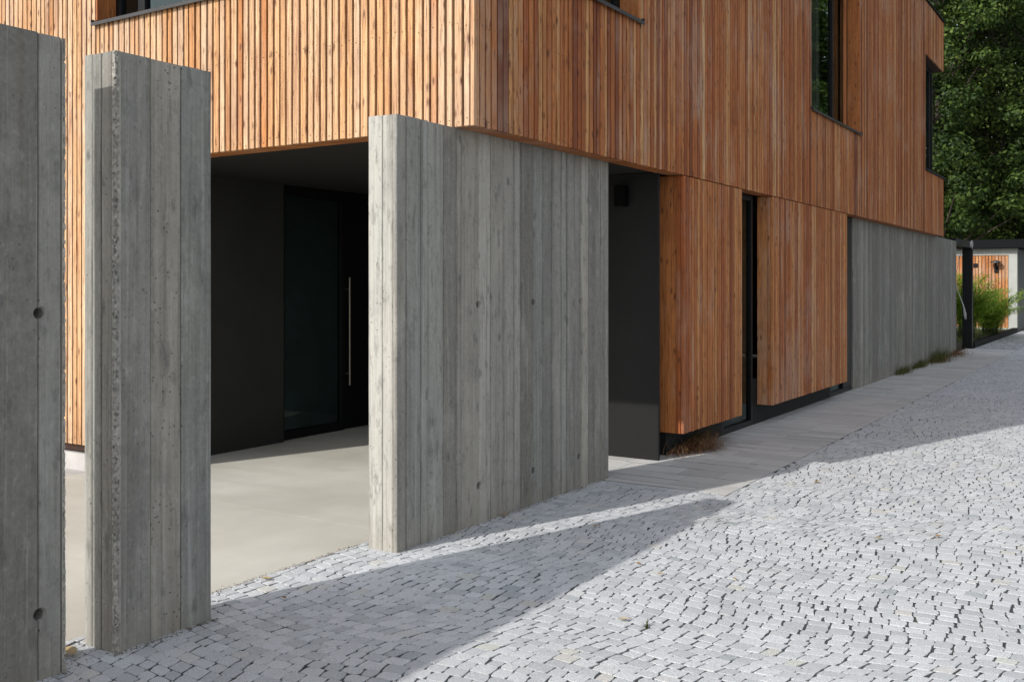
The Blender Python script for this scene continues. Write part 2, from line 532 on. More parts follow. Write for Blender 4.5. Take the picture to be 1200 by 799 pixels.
# ------------------------------------------------------------------ ground
mb = MB()
mb.add([(-700, -700, -0.06), (900, -700, -0.06), (900, 700, -0.06), (-700, 700, -0.06)], [(0, 1, 2, 3)])
mb.build('ground', GRND, kind='structure', label='grassy ground beyond the paving')

SX0, SX1, SY0 = 0.4, 31.0, -1.7
street = MB()
street.add([(SX0, SY0, -0.0042), (SX1, SY0, -0.0042), (SX1, PY0, -0.0042), (SX0, PY0, -0.0042)], [(0, 1, 2, 3)])
street.add([(SX0, PY0, -0.0042), (PX0, PY0, -0.0042), (PX0, 4.12, -0.0042), (SX0, 4.12, -0.0042)], [(0, 1, 2, 3)])
street = street.build('cobbled_street', GRIT, kind='structure', label='light grey granite cobbled street')
mb = MB()
for x0, x1, y0, y1 in ((SX1, 140, -8, PY0), (-40, SX0, -8, 4.09), (SX0, SX1, -8, SY0), (SX1 - 4.0, 140, PY0, 3.70)):
    mb.add([(x0, y0, -0.0042), (x1, y0, -0.0042), (x1, y1, -0.0042), (x0, y1, -0.0042)], [(0, 1, 2, 3)])
mb.build('far_street', FARC, kind='structure', label='rest of the cobbled street running to the back')

rs = random.Random(11)


def warp(X, Y):
    x = X + 0.050 * math.sin(2 * PI * Y / 1.9 + 0.9 * math.sin(X * 0.8)) + 0.03 * math.sin(Y * 1.3 + X * 1.9)
    y = Y + 0.05 * math.sin(X * 2.1 + 1.0) + 0.035 * math.sin(X * 4.7 + Y * 1.7)
    return x, y


stones = []
X = SX0 - 0.3
while X < SX1 + 0.3:
    wid = rs.uniform(0.068, 0.094)
    Y = SY0 - 0.3 - rs.random() * 0.1
    while Y < 4.4:
        ln = rs.uniform(0.062, 0.108)
        cx, cy = warp(X + wid / 2, Y + ln / 2)
        ok = SX0 < cx < SX1 and SY0 < cy and ((cx < PX0 + 0.015 and cy < 4.125) or cy < PY0 + 0.012)
        if ok:
            stones.append((X, Y, wid, ln, cx, cy))
        Y += ln
    X += wid


def stone(mb, X, Y, wid, ln, cx, cy, rr):
    g = 0.0009 + (0.0028 if rr.random() < 0.28 else 0)
    j = 0.0075
    J = lambda a=j: rr.uniform(-a, a)
    h0, h1 = [rr.choice((0, 0, 0, .0015, .0035, .0075)) for _ in range(2)]
    x0, x1, y0, y1 = X + g, X + wid - g, Y + g + h0, Y + ln - g - h1 * .3
    K = lambda: abs(rr.uniform(-.0035, .0035))
    raw = [(x0 + K(), y0 + abs(J())), ((x0 + x1) / 2 + J(), y0 + J(.0035) - .001), (x1 - K(), y0 + abs(J())), (x1 + J(.0035) + .001, (y0 + y1) / 2 + J()),
           (x1 - K(), y1 - abs(J())), ((x0 + x1) / 2 + J(), y1 + J(.0035) + .001), (x0 + K(), y1 - abs(J())), (x0 + J(.0035) - .001, (y0 + y1) / 2 + J())]
    if h0 > .004:                          # a wedge-shaped gap beside the stone
        k = rr.choice((0, 2))
        raw[k] = (raw[k][0], raw[k][1] - h0 * .9)
    ring = [warp(a, b) for a, b in raw]
    if cx > PX0 or cy < PY0:
        if cx > PX0 - 0.06 and cy < PY0 + .012:
            ring = [(a, min(b, PY0 - 0.004)) for a, b in ring]
    if cx < PX0 and cy > PY0 + .012:
        ring = [(min(a, PX0 - 0.004), b) for a, b in ring]
    ring = [(a, min(b, 4.094)) for a, b in ring]
    mx = sum(a for a, b in ring) / 8; my = sum(b for a, b in ring) / 8
    zt = rr.gauss(0, 0.0006)
    ta, tb = rr.gauss(0, 0.010), rr.gauss(0, 0.010)
    tilt = lambda a, b: zt + ta * (a - mx) + tb * (b - my)
    v = [(a, b, -0.028) for a, b in ring]
    v += [(a, b, tilt(a, b) - 0.0008 + rr.uniform(-.0006, .0002)) for a, b in ring]
    sc = 0.984
    v += [(mx + (a - mx) * sc, my + (b - my) * sc, tilt(a, b) + rr.uniform(-.0005, .0004)) for a, b in ring]
    v.append((mx, my, zt + 0.0006))
    f = []
    for k in range(8):
        k2 = (k + 1) % 8
        f += [(k, k2, 8 + k2, 8 + k), (8 + k, 8 + k2, 16 + k2, 16 + k), (16 + k, 16 + k2, 24)]
    mb.add(v, f, min(1, max(0, rr.random())), rr.random())


def rank(s):
    p = pix(s[4], s[5], 0)
    if not p or not (-5 < p[0] < 1205 and p[1] < 808) or s[5] > YW - 0.03 and not (3.28 < s[4] < 4.6 or 2.45 < s[4] < 2.7):
        return 1e9
    return math.hypot(s[4], s[5])


stones.sort(key=rank)
for s in stones[:295]:
    mb = MB(); stone(mb, *s, rs); mb.build('cobblestone', GRAN, street, fix=False)
mb = MB()
for s in stones[295:]:
    stone(mb, *s, rs)
mb.build('cobblestone_paving', GRAN, street, fix=False, kind='stuff')

# paver path along the street facade
mb = MB()
mb.add([(PX0, PY0, -0.0005), (27.0, PY0, -0.0005), (27.0, 3.83, -0.0005), (PX0, 3.83, -0.0005)], [(0, 1, 2, 3)])
mb.add([(PX0 + 0.12, 3.83, -0.0005), (8.6, 3.83, -0.0005), (8.6, 4.36, -0.0005), (PX0 + 0.12, 4.36, -0.0005)], [(0, 1, 2, 3)])
path = mb.build('paver_path', GRIT, kind='structure', label='strip of grey concrete pavers along the house')
rp = random.Random(4)
x = PX0
k = 0
rest = MB()
while x < 26.9:
    w = rp.choice((0.20, 0.24, 0.24, 0.30)) if x > PX0 else 0.1235
    y = PY0
    yend = 3.83 if x > 8.45 else (4.34 if x > PX0 + .1 else 3.77)
    first = True
    while y < yend - 0.01:
        l = rp.uniform(0.28, 0.62) if not first else rp.uniform(0.2, 0.6)
        first = False
        y2 = min(y + l, yend)
        if yend - y2 < 0.12:
            y2 = yend
        g = rp.choice((.003, .007, .012, .017))
        z = rp.uniform(0.0006, 0.0022)
        m_ = MB() if x < 16.5 else rest
        m_.bbox(x + g, x + w - g * 0.6, y + 0.002, y2 - 0.002, -0.05, z, 0.0015, rp.random(), rp.random())
        if m_ is not rest:
            m_.build('paver', PAVE, path)
        y = y2
    x += w
rest.build('paver_paving', PAVE, path, kind='stuff')

# porch and terrace floor
mb = MB()
mb.add([(-14, 4.10, -0.002), (9.2, 4.10, -0.002), (9.2, 14, -0.002), (-14, 14, -0.002)], [(0, 1, 2, 3)])
floor = mb.build('porch_floor', PLINTH, kind='structure', label='smooth pale concrete floor of porch and terrace')
for x0, x1, y0, y1, tn in ((-14, 0.2, 4.091, 9.0, .6), (0.2, 4.98, 4.091, 7.96, .7), (0.2, 4.98, 7.96, 14, .4), (-14, 0.2, 9.0, 14, .5), (4.98, 7.37, 4.091, 7.6, .8), (7.37, 9.2, 4.36, 7.6, .6)):
    m_ = MB()
    m_.box(x0 + .0015, x1 - .0015, y0 + .0015, y1 - .0015, -0.08, 0.0, tn, tn)
    m_.build('floor_slab', FLOOR, floor)

# ------------------------------------------------------------------ board-marked concrete walls
rc = random.Random(23)


def strip_x(mb, x0, x1, front, back, z0, z1, tone, seed, rr, axis='x', nz=10, flat=False):
    """one board imprint: a shallow slab with chamfered vertical edges whose outline wanders by a millimetre or two.
    axis 'x': lies in a plane y=front; axis 'y': lies in a plane x=front."""
    vs, fs, tl = [], [], []
    ch = rr.choice((.0025, .004, .006))
    e0, e1 = rr.uniform(.08, .3), rr.uniform(.08, .3)
    k0, k1 = [rr.choice((0, 0, .1, .22, .35, -.12)) for _ in range(2)]
    tilt = 0 if flat else rr.uniform(-.0012, .0012)
    nz = 1 if flat else nz
    for i in range(nz + 1):
        z = z0 + (z1 - z0) * i / nz
        a = x0 + rr.uniform(0.0002, 0.0018); b = x1 - rr.uniform(0.0002, 0.0018)
        fo = front + (0 if flat else rr.uniform(-.0005, .0005))
        if flat:
            a, b = x0 + .001, x1 - .001
        if i == nz:
            z -= rr.uniform(0, 0.004)
        w = b - a
        row = [(a, back), (a, fo + ch), (a + ch, fo - tilt), (a + ch + e0 * w, fo), (b - ch - e1 * w, fo), (b - ch, fo + tilt), (b, fo + ch), (b, back)]
        d0, d1 = [max(0, q + rr.uniform(-.12, .12)) for q in (k0, k1)]
        tl += [max(0, tone - q) for q in (0, d0, d0, 0, 0, d1, d1, 0)]
        for u, q in row:
            vs.append((u, q, z) if axis == 'x' else (q, u, z))
    for i in range(nz):
        for k in range(7):
            fs.append((i * 8 + k, i * 8 + k + 1, i * 8 + 9 + k, i * 8 + 8 + k))
        fs.append((i * 8 + 7, i * 8, i * 8 + 8, i * 8 + 15))
    fs.append(tuple(range(8)))
    fs.append(tuple(nz * 8 + k for k in range(8)))
    n0 = len(mb.v)
    mb.add(vs, fs, tone, seed)
    mb.t[n0:] = tl


def hole_cutter(x, z):
    bm = bmesh.new()
    prof = [(0.031, YW - 0.012), (0.029, YW + 0.001), (0.022, YW + 0.012), (0.0215, YW + 0.14)]
    rings = []
    for r, y in prof:
        rings.append([bm.verts.new((x + r * math.cos(t * PI / 10), y, z + r * math.sin(t * PI / 10))) for t in range(20)])
    for a, b in zip(rings, rings[1:]):
        for k in range(20):
            bm.faces.new((a[k], a[(k + 1) % 20], b[(k + 1) % 20], b[k]))
    bm.faces.new(rings[0]); bm.faces.new(rings[-1])
    bmesh.ops.recalc_face_normals(bm, faces=bm.faces)
    me = bpy.data.meshes.new('cutter'); bm.to_mesh(me); bm.free()
    return me


def cut(objs, holes):
    for (x, z) in holes:
        cme = hole_cutter(x, z)
        co = bpy.data.objects.new('cutter', cme)
        COL.objects.link(co)
        for o in objs:
            base = WLOC[o.name]
            xs = [v.co.x + base[0] for v in o.data.vertices]
            if min(xs) > x + 0.032 or max(xs) < x - 0.032:
                continue
            md = o.modifiers.new('b', 'BOOLEAN'); md.operation = 'DIFFERENCE'; md.object = co; md.solver = 'EXACT'
            dg = bpy.context.evaluated_depsgraph_get()
            me = bpy.data.meshes.new_from_object(o.evaluated_get(dg))
            o.modifiers.clear()
            for nm in ('tone', 'seed'):
                val = o.data.attributes[nm].data[0].value
                if nm in me.attributes:
                    me.attributes.remove(me.attributes[nm])
                me.attributes.new(nm, 'FLOAT', 'POINT').data.foreach_set('value', [val] * len(me.vertices))
            o.data = me
        bpy.data.objects.remove(co)


def rough_edge(root, xc, sg, wf, we, amp, freq=52, nz=620, na=15):
    """honeycombed vertical corner: sg +1 where the front face runs to +x from the corner, -1 where it runs to -x"""
    m_ = MB()
    vs, fs, tn = [], [], []
    for i in range(nz + 1):
        z = -0.05 + (ZT + 0.046) * i / nz
        for k in range(na):
            t = k / (na - 1)
            if t < 0.4:
                px_, py_ = xc, YW + we * (1 - t / .4)
            else:
                px_, py_ = xc + sg * wf * (t - .4) / .6, YW
            edge = max(0, 1 - abs(t - .42) / .42) ** .6 if t < .84 else 0
            p3 = Vector((px_ * freq, py_ * freq, z * freq))
            lump = noise.noise(p3) * 0.6 + noise.noise(p3 * 2.1) * 0.4
            wide = 0.55 + 0.9 * noise.noise(Vector((1.5, xc, z * 4.0)))
            inn = edge * max(-.08, (.38 - lump * 1.15) * max(.2, wide)) * amp
            if noise.noise(p3 * 1.4 + Vector((9, 4, 2))) > 0.34:
                inn += .6 * amp * edge
            ox = inn * .72 if t > .02 else 0
            vs.append((px_ + sg * ox, py_ + inn * .72 + .0008, z))
            tn.append(min(1, max(0, .40 + lump * .8)) if edge > .15 else .45)
    for i in range(nz):
        for k in range(na - 1):
            a = i * na + k
            fs.append((a, a + 1, a + na + 1, a + na))
    top = nz * na
    fs.append(tuple(top + k for k in range(na)))
    m_.add(vs, fs, .5, .77)
    m_.t = tn
    m_.build('rough_edge', CONC, root)


def concrete_wall(x0, x1, label, joints, holes=(), left_end=True, right_end=True, as_parts=True, end_joints=(), mean=.34, top=ZT, group=None, end_tone=.70, rough_l=None, rough_r=None):  # end_tone: sunlit ends get lighter boards than the faces, light put into tone
    root = thing('concrete_wall', ((x0 + x1) / 2, (YW + YB) / 2, 0), label, 'concrete wall', group)
    D = 0.028
    xl, xr = x0 + (D if left_end else 0), x1 - (D if right_end else 0)
    m_ = MB(); m_.box(xl + .0015, xr - .0015, YW + D - .004, YB, -0.06, top - 0.004, 0.5, 0.3)
    core = m_.build('wall_core', CONC, root)
    js = [x0 + (rough_l[0] - .001 if rough_l else 0)] + list(joints) + [x1 - (rough_r[0] - .001 if rough_r else 0)]
    strips, rest = [], MB()
    for a, b in zip(js, js[1:]):
        m_ = MB() if as_parts else rest
        strip_x(m_, a, b, YW + rc.uniform(0.0, 0.0045), YW + D, -0.06, top - rc.uniform(0, .003), min(.9, max(0, rc.gauss(mean, .13))), rc.random(), rc,
                flat=any(a - .04 < h[0] < b + .04 for h in holes))
        if as_parts:
            strips.append(m_.build('board_imprint', CONC, root))
    if not as_parts:
        rest.build('board_imprints', CONC, root, kind='stuff')
    for flag, xf, sg in ((left_end, x0, 1), (right_end, x1, -1)):
        if not flag:
            continue
        rg_ = rough_l if sg > 0 else rough_r
        ys = [YW + (rg_[1] if rg_ else D)] + list(end_joints) + [YB]
        for a, b in zip(ys, ys[1:]):
            m_ = MB()
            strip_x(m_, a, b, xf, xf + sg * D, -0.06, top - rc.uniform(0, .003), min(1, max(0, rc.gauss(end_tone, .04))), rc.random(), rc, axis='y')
            if sg < 0:
                m2 = MB(); m2.box(xf - D, xf, a + .001, b - .001, -0.06, top - .002, .6, rc.random()); m_ = m2
            m_.build('end_imprint', CONC, root)
    if rough_l:
        rough_edge(root, x0, 1, *rough_l)
    if rough_r:
        rough_edge(root, x1, -1, *rough_r)
    if holes:
        cut(strips + [core], holes)
    return root


concrete_wall(-1.35, 2.4614, 'longest dark grey board-marked concrete wall slab cut off by the left edge of the photo',
              [-1.1, -.85, -.62, -.36, -.12, .1, .33, .58, .81, 1.07, 1.3, 1.52, 1.77, 1.98, 2.17, 2.342], [(2.346, 1.485), (2.346, 0.267)],
              end_joints=(3.90,), mean=.20, rough_r=(.020, .034, .008))
pillar = concrete_wall(2.6923, 3.219, 'narrow free-standing concrete slab with a crumbled edge between the two wider concrete walls',
                       [2.876, 3.045], end_joints=(3.87, 3.935), mean=.20, end_tone=.30, rough_l=(.031, .022, .015))  # end lies in shade, put into the darker tone of its boards
concrete_wall(4.6068, 7.3722, 'wide grey concrete wall slab with sunlit end under the corner of the timber storey',
              [4.705, 4.84, 4.917, 5.077, 5.215, 5.273, 5.475, 5.612, 5.772, 5.905, 6.01, 6.172, 6.31, 6.44, 6.585, 6.66, 6.79, 6.895, 7.021, 7.135, 7.227, 7.31],
              [(5.469, 1.467), (6.176, 1.473), (6.893, 1.469), (5.479, 0.254), (6.176, 0.246), (6.866, 0.246)], end_joints=(3.885,))
jj, x = [], 15.5
while x < 25.0:
    x += rc.uniform(0.10, 0.2)
    jj.append(x)
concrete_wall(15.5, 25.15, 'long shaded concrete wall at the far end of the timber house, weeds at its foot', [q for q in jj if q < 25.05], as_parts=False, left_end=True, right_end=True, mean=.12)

# ------------------------------------------------------------------ timber house
house = thing('timber_house', (XC, YC, 0), 'two storey house clad in vertical larch slats above a dark recessed porch', 'house')
rh = random.Random(5)
SD = 0.030                                # slat depth
slats = []                                # (area, args)


def seen_area(p0, p1):
    a, b = pix(*p0), pix(*p1)
    if not a or not b:
        return 0
    w = max(0, min(1200, max(a[0], b[0])) - max(0, min(a[0], b[0])))
    h = max(0, min(799, max(a[1], b[1])) - max(0, min(a[1], b[1])))
    return w * h


def pieces(z0, z1, lo, hi, holes):
    """z-ranges of a slat spanning lo..hi once the window openings are taken out"""
    segs = [(z0, z1)]
    for (a, b, c, d) in holes:
        if hi > a + .004 and lo < b - .004:
            ns = []
            for s0, s1 in segs:
                if c > s0:
                    ns.append((s0, min(c, s1)))
                if d < s1:
                    ns.append((max(d, s0), s1))
            segs = ns
    return [q for q in segs if q[1] - q[0] > .05]


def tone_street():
    return min(1, max(.12, rh.gauss(0.64, 0.20)))  # redder, darker spread: shade of the street face put into the slat tone


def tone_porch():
    return min(.47, max(0, rh.gauss(0.19, 0.13)))  # paler spread: sunlight on the porch face put into the slat tone


street_holes = [W_TOP, W_MID, W_END]


def run(lo, hi, pitch, snaps=()):
    """slat edges from lo to hi, landing on the given cut lines"""
    out, cuts = [], sorted(set([lo, hi] + [s for s in snaps if lo < s < hi]))
    for a, b in zip(cuts, cuts[1:]):
        n = max(1, round((b - a) / pitch))
        ws = [rh.uniform(.86, 1.14) for _ in range(n)]
        t = sum(ws); q = a
        for w in ws:
            out.append((q, q + w / t * (b - a))); q += w / t * (b - a)
    return out


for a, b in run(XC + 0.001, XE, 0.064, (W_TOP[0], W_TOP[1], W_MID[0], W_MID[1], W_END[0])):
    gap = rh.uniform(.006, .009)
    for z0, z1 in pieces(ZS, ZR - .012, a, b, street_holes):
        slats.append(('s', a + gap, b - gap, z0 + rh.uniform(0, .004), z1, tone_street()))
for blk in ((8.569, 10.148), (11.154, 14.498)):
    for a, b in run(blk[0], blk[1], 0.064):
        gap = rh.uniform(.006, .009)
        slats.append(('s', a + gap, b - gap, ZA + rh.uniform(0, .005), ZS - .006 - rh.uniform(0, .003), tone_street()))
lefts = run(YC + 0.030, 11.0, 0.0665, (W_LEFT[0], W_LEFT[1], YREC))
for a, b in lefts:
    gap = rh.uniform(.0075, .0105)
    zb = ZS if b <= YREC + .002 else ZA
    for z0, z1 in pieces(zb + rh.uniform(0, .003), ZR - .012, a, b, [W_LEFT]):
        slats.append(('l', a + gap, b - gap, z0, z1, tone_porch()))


def slat_mesh(mb, s):
    kind, a, b, z0, z1, tn = s
    o = rh.uniform(-.0022, .0022)
    if kind == 's':
        mb.bbox(a, b, YC + o, YC + SD, z0, z1, 0.0022, tn, rh.random())
    else:
        mb.bbox(XC + o, XC + SD, a, b, z0, z1, 0.0022, tn, rh.random())


def slat_area(s):
    kind, a, b, z0, z1, tn = s
    if kind == 's':
        return seen_area((a, YC, z0), (b, YC, z1))
    return seen_area((XC, a, z0), (XC, b, z1))


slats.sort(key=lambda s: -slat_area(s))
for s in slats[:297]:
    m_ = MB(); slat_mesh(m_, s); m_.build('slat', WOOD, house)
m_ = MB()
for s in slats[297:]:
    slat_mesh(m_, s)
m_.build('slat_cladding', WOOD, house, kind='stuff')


# screw heads in the slats
m_ = MB()
SCREW = mat_plain('dark_screw_steel', (0.05, 0.042, 0.036), 0.5, 0.2, 30.0, 0.6)
for s in slats:
    kind, a, b, z0, z1, tn = s
    if kind == 's' and a > 13:
        continue
    c = (a + b) / 2
    if kind == 'l' and c > 9.2:
        continue
    for zz in (z0 + .045, 3.28):
        if not z0 + .03 < zz < z1 - .03:
            continue
        c2, z2 = c + rh.uniform(-.006, .006), zz + rh.uniform(-.022, .022)
        ring = [(.0031 * math.cos(q * PI / 3), .0031 * math.sin(q * PI / 3)) for q in range(6)]
        if kind == 's':
            m_.add([(c2 + u, YC - .0030, z2 + v) for u, v in ring] + [(c2 + u, YC + .004, z2 + v) for u, v in ring],
                   [tuple(range(6))] + [(q, (q + 1) % 6, 6 + (q + 1) % 6, 6 + q) for q in range(6)])
        else:
            m_.add([(XC - .0030, c2 + u, z2 + v) for u, v in ring] + [(XC + .004, c2 + u, z2 + v) for u, v in ring],
                   [tuple(range(6))] + [(q, (q + 1) % 6, 6 + (q + 1) % 6, 6 + q) for q in range(6)])
m_.build('screw_heads', SCREW, house, kind='stuff')


def grid_wall(mb, axis, plane0, plane1, lo, hi, z0, z1, holes):
    us = sorted(set([lo, hi] + [min(max(q, lo), hi) for h in holes for q in h[:2]]))
    zs = sorted(set([z0, z1] + [min(max(q, z0), z1) for h in holes for q in h[2:]]))
    for a, b in zip(us, us[1:]):
        for c, d in zip(zs, zs[1:]):
            if any(h[0] - 1e-4 <= a and b <= h[1] + 1e-4 and h[2] - 1e-4 <= c and d <= h[3] + 1e-4 for h in holes):
                continue
            if axis == 's':
                mb.box(a, b, plane0, plane1, c, d)
            else:
                mb.box(plane0, plane1, a, b, c, d)


BK = 0.034
m_ = MB()
grid_wall(m_, 's', YC + BK, YC + 0.30, XC + BK, XE - .002, ZS + .03, ZR - .03, street_holes)
grid_wall(m_, 'l', XC + BK, XC + 0.30, YC + 0.30, 13.0, ZS + .03, ZR - .03, [W_LEFT])
m_.box(XE - .3, XE - .003, YC + .5, 13.0, 0.0, ZR - .03)
m_.box(XC + .3, XE - .3, 12.8, 13.0, 0.0, ZR - .03)
for a, b in ((8.569, 10.148), (11.154, 14.498)):
    m_.box(a + .02, b - .02, YC + BK, YG - .004, ZA + .012, ZS - .004)
m_.box(XC + BK, XC + .3, YREC + .02, 13.0, .16, ZS + .025)
m_.build('backing_wall', MEMB, house)
m_ = MB()
m_.box(XC + .3, XE - .3, YC + .3, 12.8, ZS + .10, ZS + .25)
m_.box(XC + .3, XE - .3, 8.5, 8.6, ZS + .25, ZR - .1)
m_.build('interior', ROOM, house)
m_ = MB()
m_.box(XC + .05, XE - .04, YC + .05, 12.98, ZR - .028, ZR - .005)
m_.build('roof', ROOFM, house)
m_ = MB()
m_.box(XC - .025, XE + .02, YC - .028, YC + .06, ZR - .004, ZR + .03)
m_.box(XC - .028, XC + .06, YC + .062, 13, ZR - .004, ZR + .029)
m_.build('roof_edge', ROOFM, house)

# soffit boards
m_ = MB(); m_.bbox(XC + .031, XE - .002, YC + .031, YC + .158, ZS + .001, ZS + .022, .002, .62, .2); m_.build('soffit_board', WOOD, house)
m_ = MB(); m_.bbox(XC + .031, XC + .19, YC + .162, YREC + .02, ZS + .001, ZS + .022, .002, .55, .7); m_.build('soffit_board', WOOD, house)
# corner trim slat where the two facades meet
m_ = MB(); m_.bbox(XC, XC + .030, YC - .001, YC + .028, ZS, ZR - .012, .002, .30, .45); m_.build('corner_slat', WOOD, house)
# porch ceiling, back wall, side wall
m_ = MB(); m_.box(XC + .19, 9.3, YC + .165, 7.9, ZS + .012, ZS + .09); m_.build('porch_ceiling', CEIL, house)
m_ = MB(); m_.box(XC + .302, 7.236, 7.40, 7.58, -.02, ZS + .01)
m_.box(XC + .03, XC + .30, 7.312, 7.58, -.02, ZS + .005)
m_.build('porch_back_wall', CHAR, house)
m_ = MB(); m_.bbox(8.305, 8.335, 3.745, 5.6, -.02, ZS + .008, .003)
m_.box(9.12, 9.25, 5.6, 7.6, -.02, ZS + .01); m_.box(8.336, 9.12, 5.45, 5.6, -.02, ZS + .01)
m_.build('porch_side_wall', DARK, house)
# far left plinth
m_ = MB(); m_.box(XC + .012, XC + .29, YREC + .3, 12.9, -.02, .145); m_.build('plinth', PLINTH, house)
# street plinth
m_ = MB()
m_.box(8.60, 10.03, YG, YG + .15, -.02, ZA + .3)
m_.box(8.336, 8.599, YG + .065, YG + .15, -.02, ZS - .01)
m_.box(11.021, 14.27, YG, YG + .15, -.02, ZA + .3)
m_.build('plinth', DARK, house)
# flat boards on the short ends of the lower cladding
for xe, tn, sd in ((8.569, .60, .12), (11.154, .52, .35)):
    yy = [YC + .031, YC + .062, YG - .004] if xe > 9 else [YC + .031, YC + .075, YG + .06]
    for i, (a, b) in enumerate(zip(yy, yy[1:])):
        m_ = MB(); m_.bbox(xe - .004 + .004 * i, xe + .022, a + .001, b - .001, ZA + .001, ZS - .004, .002, tn + (.15 if i == 0 else 0), sd + i * .31)
        m_.build('side_board', WOOD, house)
for xe, sd in ((10.148, .51), (14.498, .83)):
    m_ = MB(); m_.bbox(xe - .02, xe + .002, YC + .031, YG - .004, ZA + .001, ZS - .004, .002, .6, sd); m_.build('side_board', WOOD, house)


def glazing(x0, x1, y, z0, z1, name, fr=0.06, mull=(), glass=GLASS, depth=.07, sill=False, inner_wood=False):
    """frame of profiles with a pane set into it, in a plane y = const"""
    m_ = MB()
    m_.bbox(x0, x0 + fr, y, y + depth, z0, z1, .003)
    m_.bbox(x1 - fr, x1, y, y + depth, z0, z1, .003)
    m_.bbox(x0 + fr + .0005, x1 - fr - .0005, y + .001, y + depth - .001, z0, z0 + fr * 1.25, .003)
    m_.bbox(x0 + fr + .0005, x1 - fr - .0005, y + .001, y + depth - .001, z1 - fr, z1, .003)
    for q in mull:
        m_.bbox(q - .03, q + .03, y - .002, y + depth - .003, z0 + fr * 1.25 + .001, z1 - fr - .001, .003)
    o = m_.build(name, BLACK, house)
    ed = [x0 + fr] + list(mull) + [x1 - fr]
    for i, (a, b) in enumerate(zip(ed, ed[1:])):
        g = MB(); l = a + (.03 if i else 0); r = b - (.03 if i < len(ed) - 2 else 0)
        g.add([(l, y + .03, z0 + fr), (r, y + .03, z0 + fr), (r, y + .03, z1 - fr), (l, y + .03, z1 - fr)], [(0, 1, 2, 3)])
        g.build('pane', glass, o, fix=False)
    return o


# ground-floor glazing on the street
glazing(10.031, 11.02, YG, -.01, ZS - .004, 'narrow_window', .06, glass=DGLASS)
o = glazing(14.271, 15.49, YG, -.01, ZS - .004, 'narrow_window', .06, glass=DGLASS)
m_ = MB(); m_.bbox(14.98, 15.429, YG - .004, YG + .05, .07, ZS - .07, .003); m_.build('frame_panel', BLACK, o)
m_ = MB(); m_.box(9.26, 15.3, 5.8, 5.9, 0, ZS); m_.box(8.56, 15.3, YG + .9, 5.8, -.03, -.001); m_.build('interior', ROOM, house)


def reveal(x0, x1, z0, z1, y1, right=True, left=True):
    for nm, a, b, use, sd in (('reveal_board', x0 + .0005, x0 + .019, left, .2), ('reveal_board', x1 - .019, x1 - .0005, right, .6)):
        if use:
            m_ = MB(); m_.bbox(a, b, YC + .002, y1 - .003, z0 + .024, z1 - .021, .002, .60, sd); m_.build(nm, WOOD, house)
    m_ = MB(); m_.bbox(x0 + .001, x1 - .001, YC + .002, y1 - .003, z1 - .02, z1 - .0005, .002, .6, .9); m_.build('reveal_board', WOOD, house)


def sill(x0, x1, z, y1):
    m_ = MB()
    m_.bbox(x0 - .02, x1 + .02, YC - .035, YC - .028, z - .03, z, .001)
    m_.add([(x0 - .02, YC - .0285, z - .006), (x1 + .02, YC - .0285, z - .006), (x1 + .02, y1, z + .012), (x0 - .02, y1, z + .012),
            (x0 - .02, YC - .0285, z), (x1 + .02, YC - .0285, z), (x1 + .02, y1, z + .018), (x0 - .02, y1, z + .018)],
           [(0, 3, 2, 1), (4, 5, 6, 7), (0, 1, 5, 4), (1, 2, 6, 5), (2, 3, 7, 6), (3, 0, 4, 7)])
    m_.bbox(x1 + .014, x1 + .0195, YC - .034, YC + .03, z + .001, z + .028, .001)
    m_.bbox(x0 - .0195, x0 - .014, YC - .034, YC + .03, z + .001, z + .028, .001)
    m_.build('window_sill', SILLM, house)


YF = 3.80
for (a, b, c, d), mull in ((W_TOP, (6.9,)), (W_MID, (14.43,))):
    glazing(a + .002, b - .002, YF, c + .016, d - .002, 'window_frame', .07, mull)
    reveal(a, b, c, d, YF)
    sill(a, b, c, YF)
# timber post set inside the middle window
m_ = MB(); m_.bbox(14.97, 15.08, YF - .03, YF - .003, W_MID[2] + .09, W_MID[3] - .075, .003, .6, .3); m_.build('window_post', WOOD, house)
m_ = MB()
for i in range(26):
    t = i / 25; xx = 13.55 + .8 * t
    q = YF + .22 + .03 * math.sin(i * 1.9)
    m_.add([(xx, q, 3.9), (xx + .04, q + .03 * math.cos(i * 1.9), 3.9), (xx + .04, q + .03 * math.cos(i * 1.9), 6.0), (xx, q, 6.0)], [(0, 1, 2, 3)])
m_.build('curtain', mat_plain('grey_curtain', (0.25, 0.22, 0.19), .9), house, fix=False)
# corner window at the far end: set back on both faces
a, b, c, d = W_END
m_ = MB()
xo = XE - .20
m_.bbox(a, a + .07, YF, YF + .07, c + .016, d, .003)
m_.bbox(xo - .35, xo - .27, YF + .001, YF + .069, c + .016, d, .003)
m_.bbox(xo - .08, xo, YF, YF + .07, c + .016, d, .003)
m_.bbox(a + .0705, xo - .081, YF + .001, YF + .069, c + .016, c + .10, .003)
m_.bbox(a + .0705, xo - .081, YF + .001, YF + .069, d - .08, d, .003)
m_.bbox(xo - .069, xo - .001, YF + .0705, 6.0, c + .016, c + .10, .003)
m_.bbox(xo - .069, xo - .001, YF + .0705, 6.0, d - .08, d, .003)
m_.bbox(xo - .07, xo, 6.0, 6.08, c + .016, d, .003)
o = m_.build('window_frame', BLACK, house)
g = MB()
g.add([(a + .07, YF + .03, c + .09), (xo - .07, YF + .03, c + .09), (xo - .07, YF + .03, d - .07), (a + .07, YF + .03, d - .07)], [(0, 1, 2, 3)])
g.build('pane', GLASS, o, fix=False)
g = MB()
g.add([(xo - .03, YF + .09, c + .09), (xo - .03, 6.0, c + .09), (xo - .03, 6.0, d - .07), (xo - .03, YF + .09, d - .07)], [(0, 1, 2, 3)])
g.build('pane', GLASS, o, fix=False)
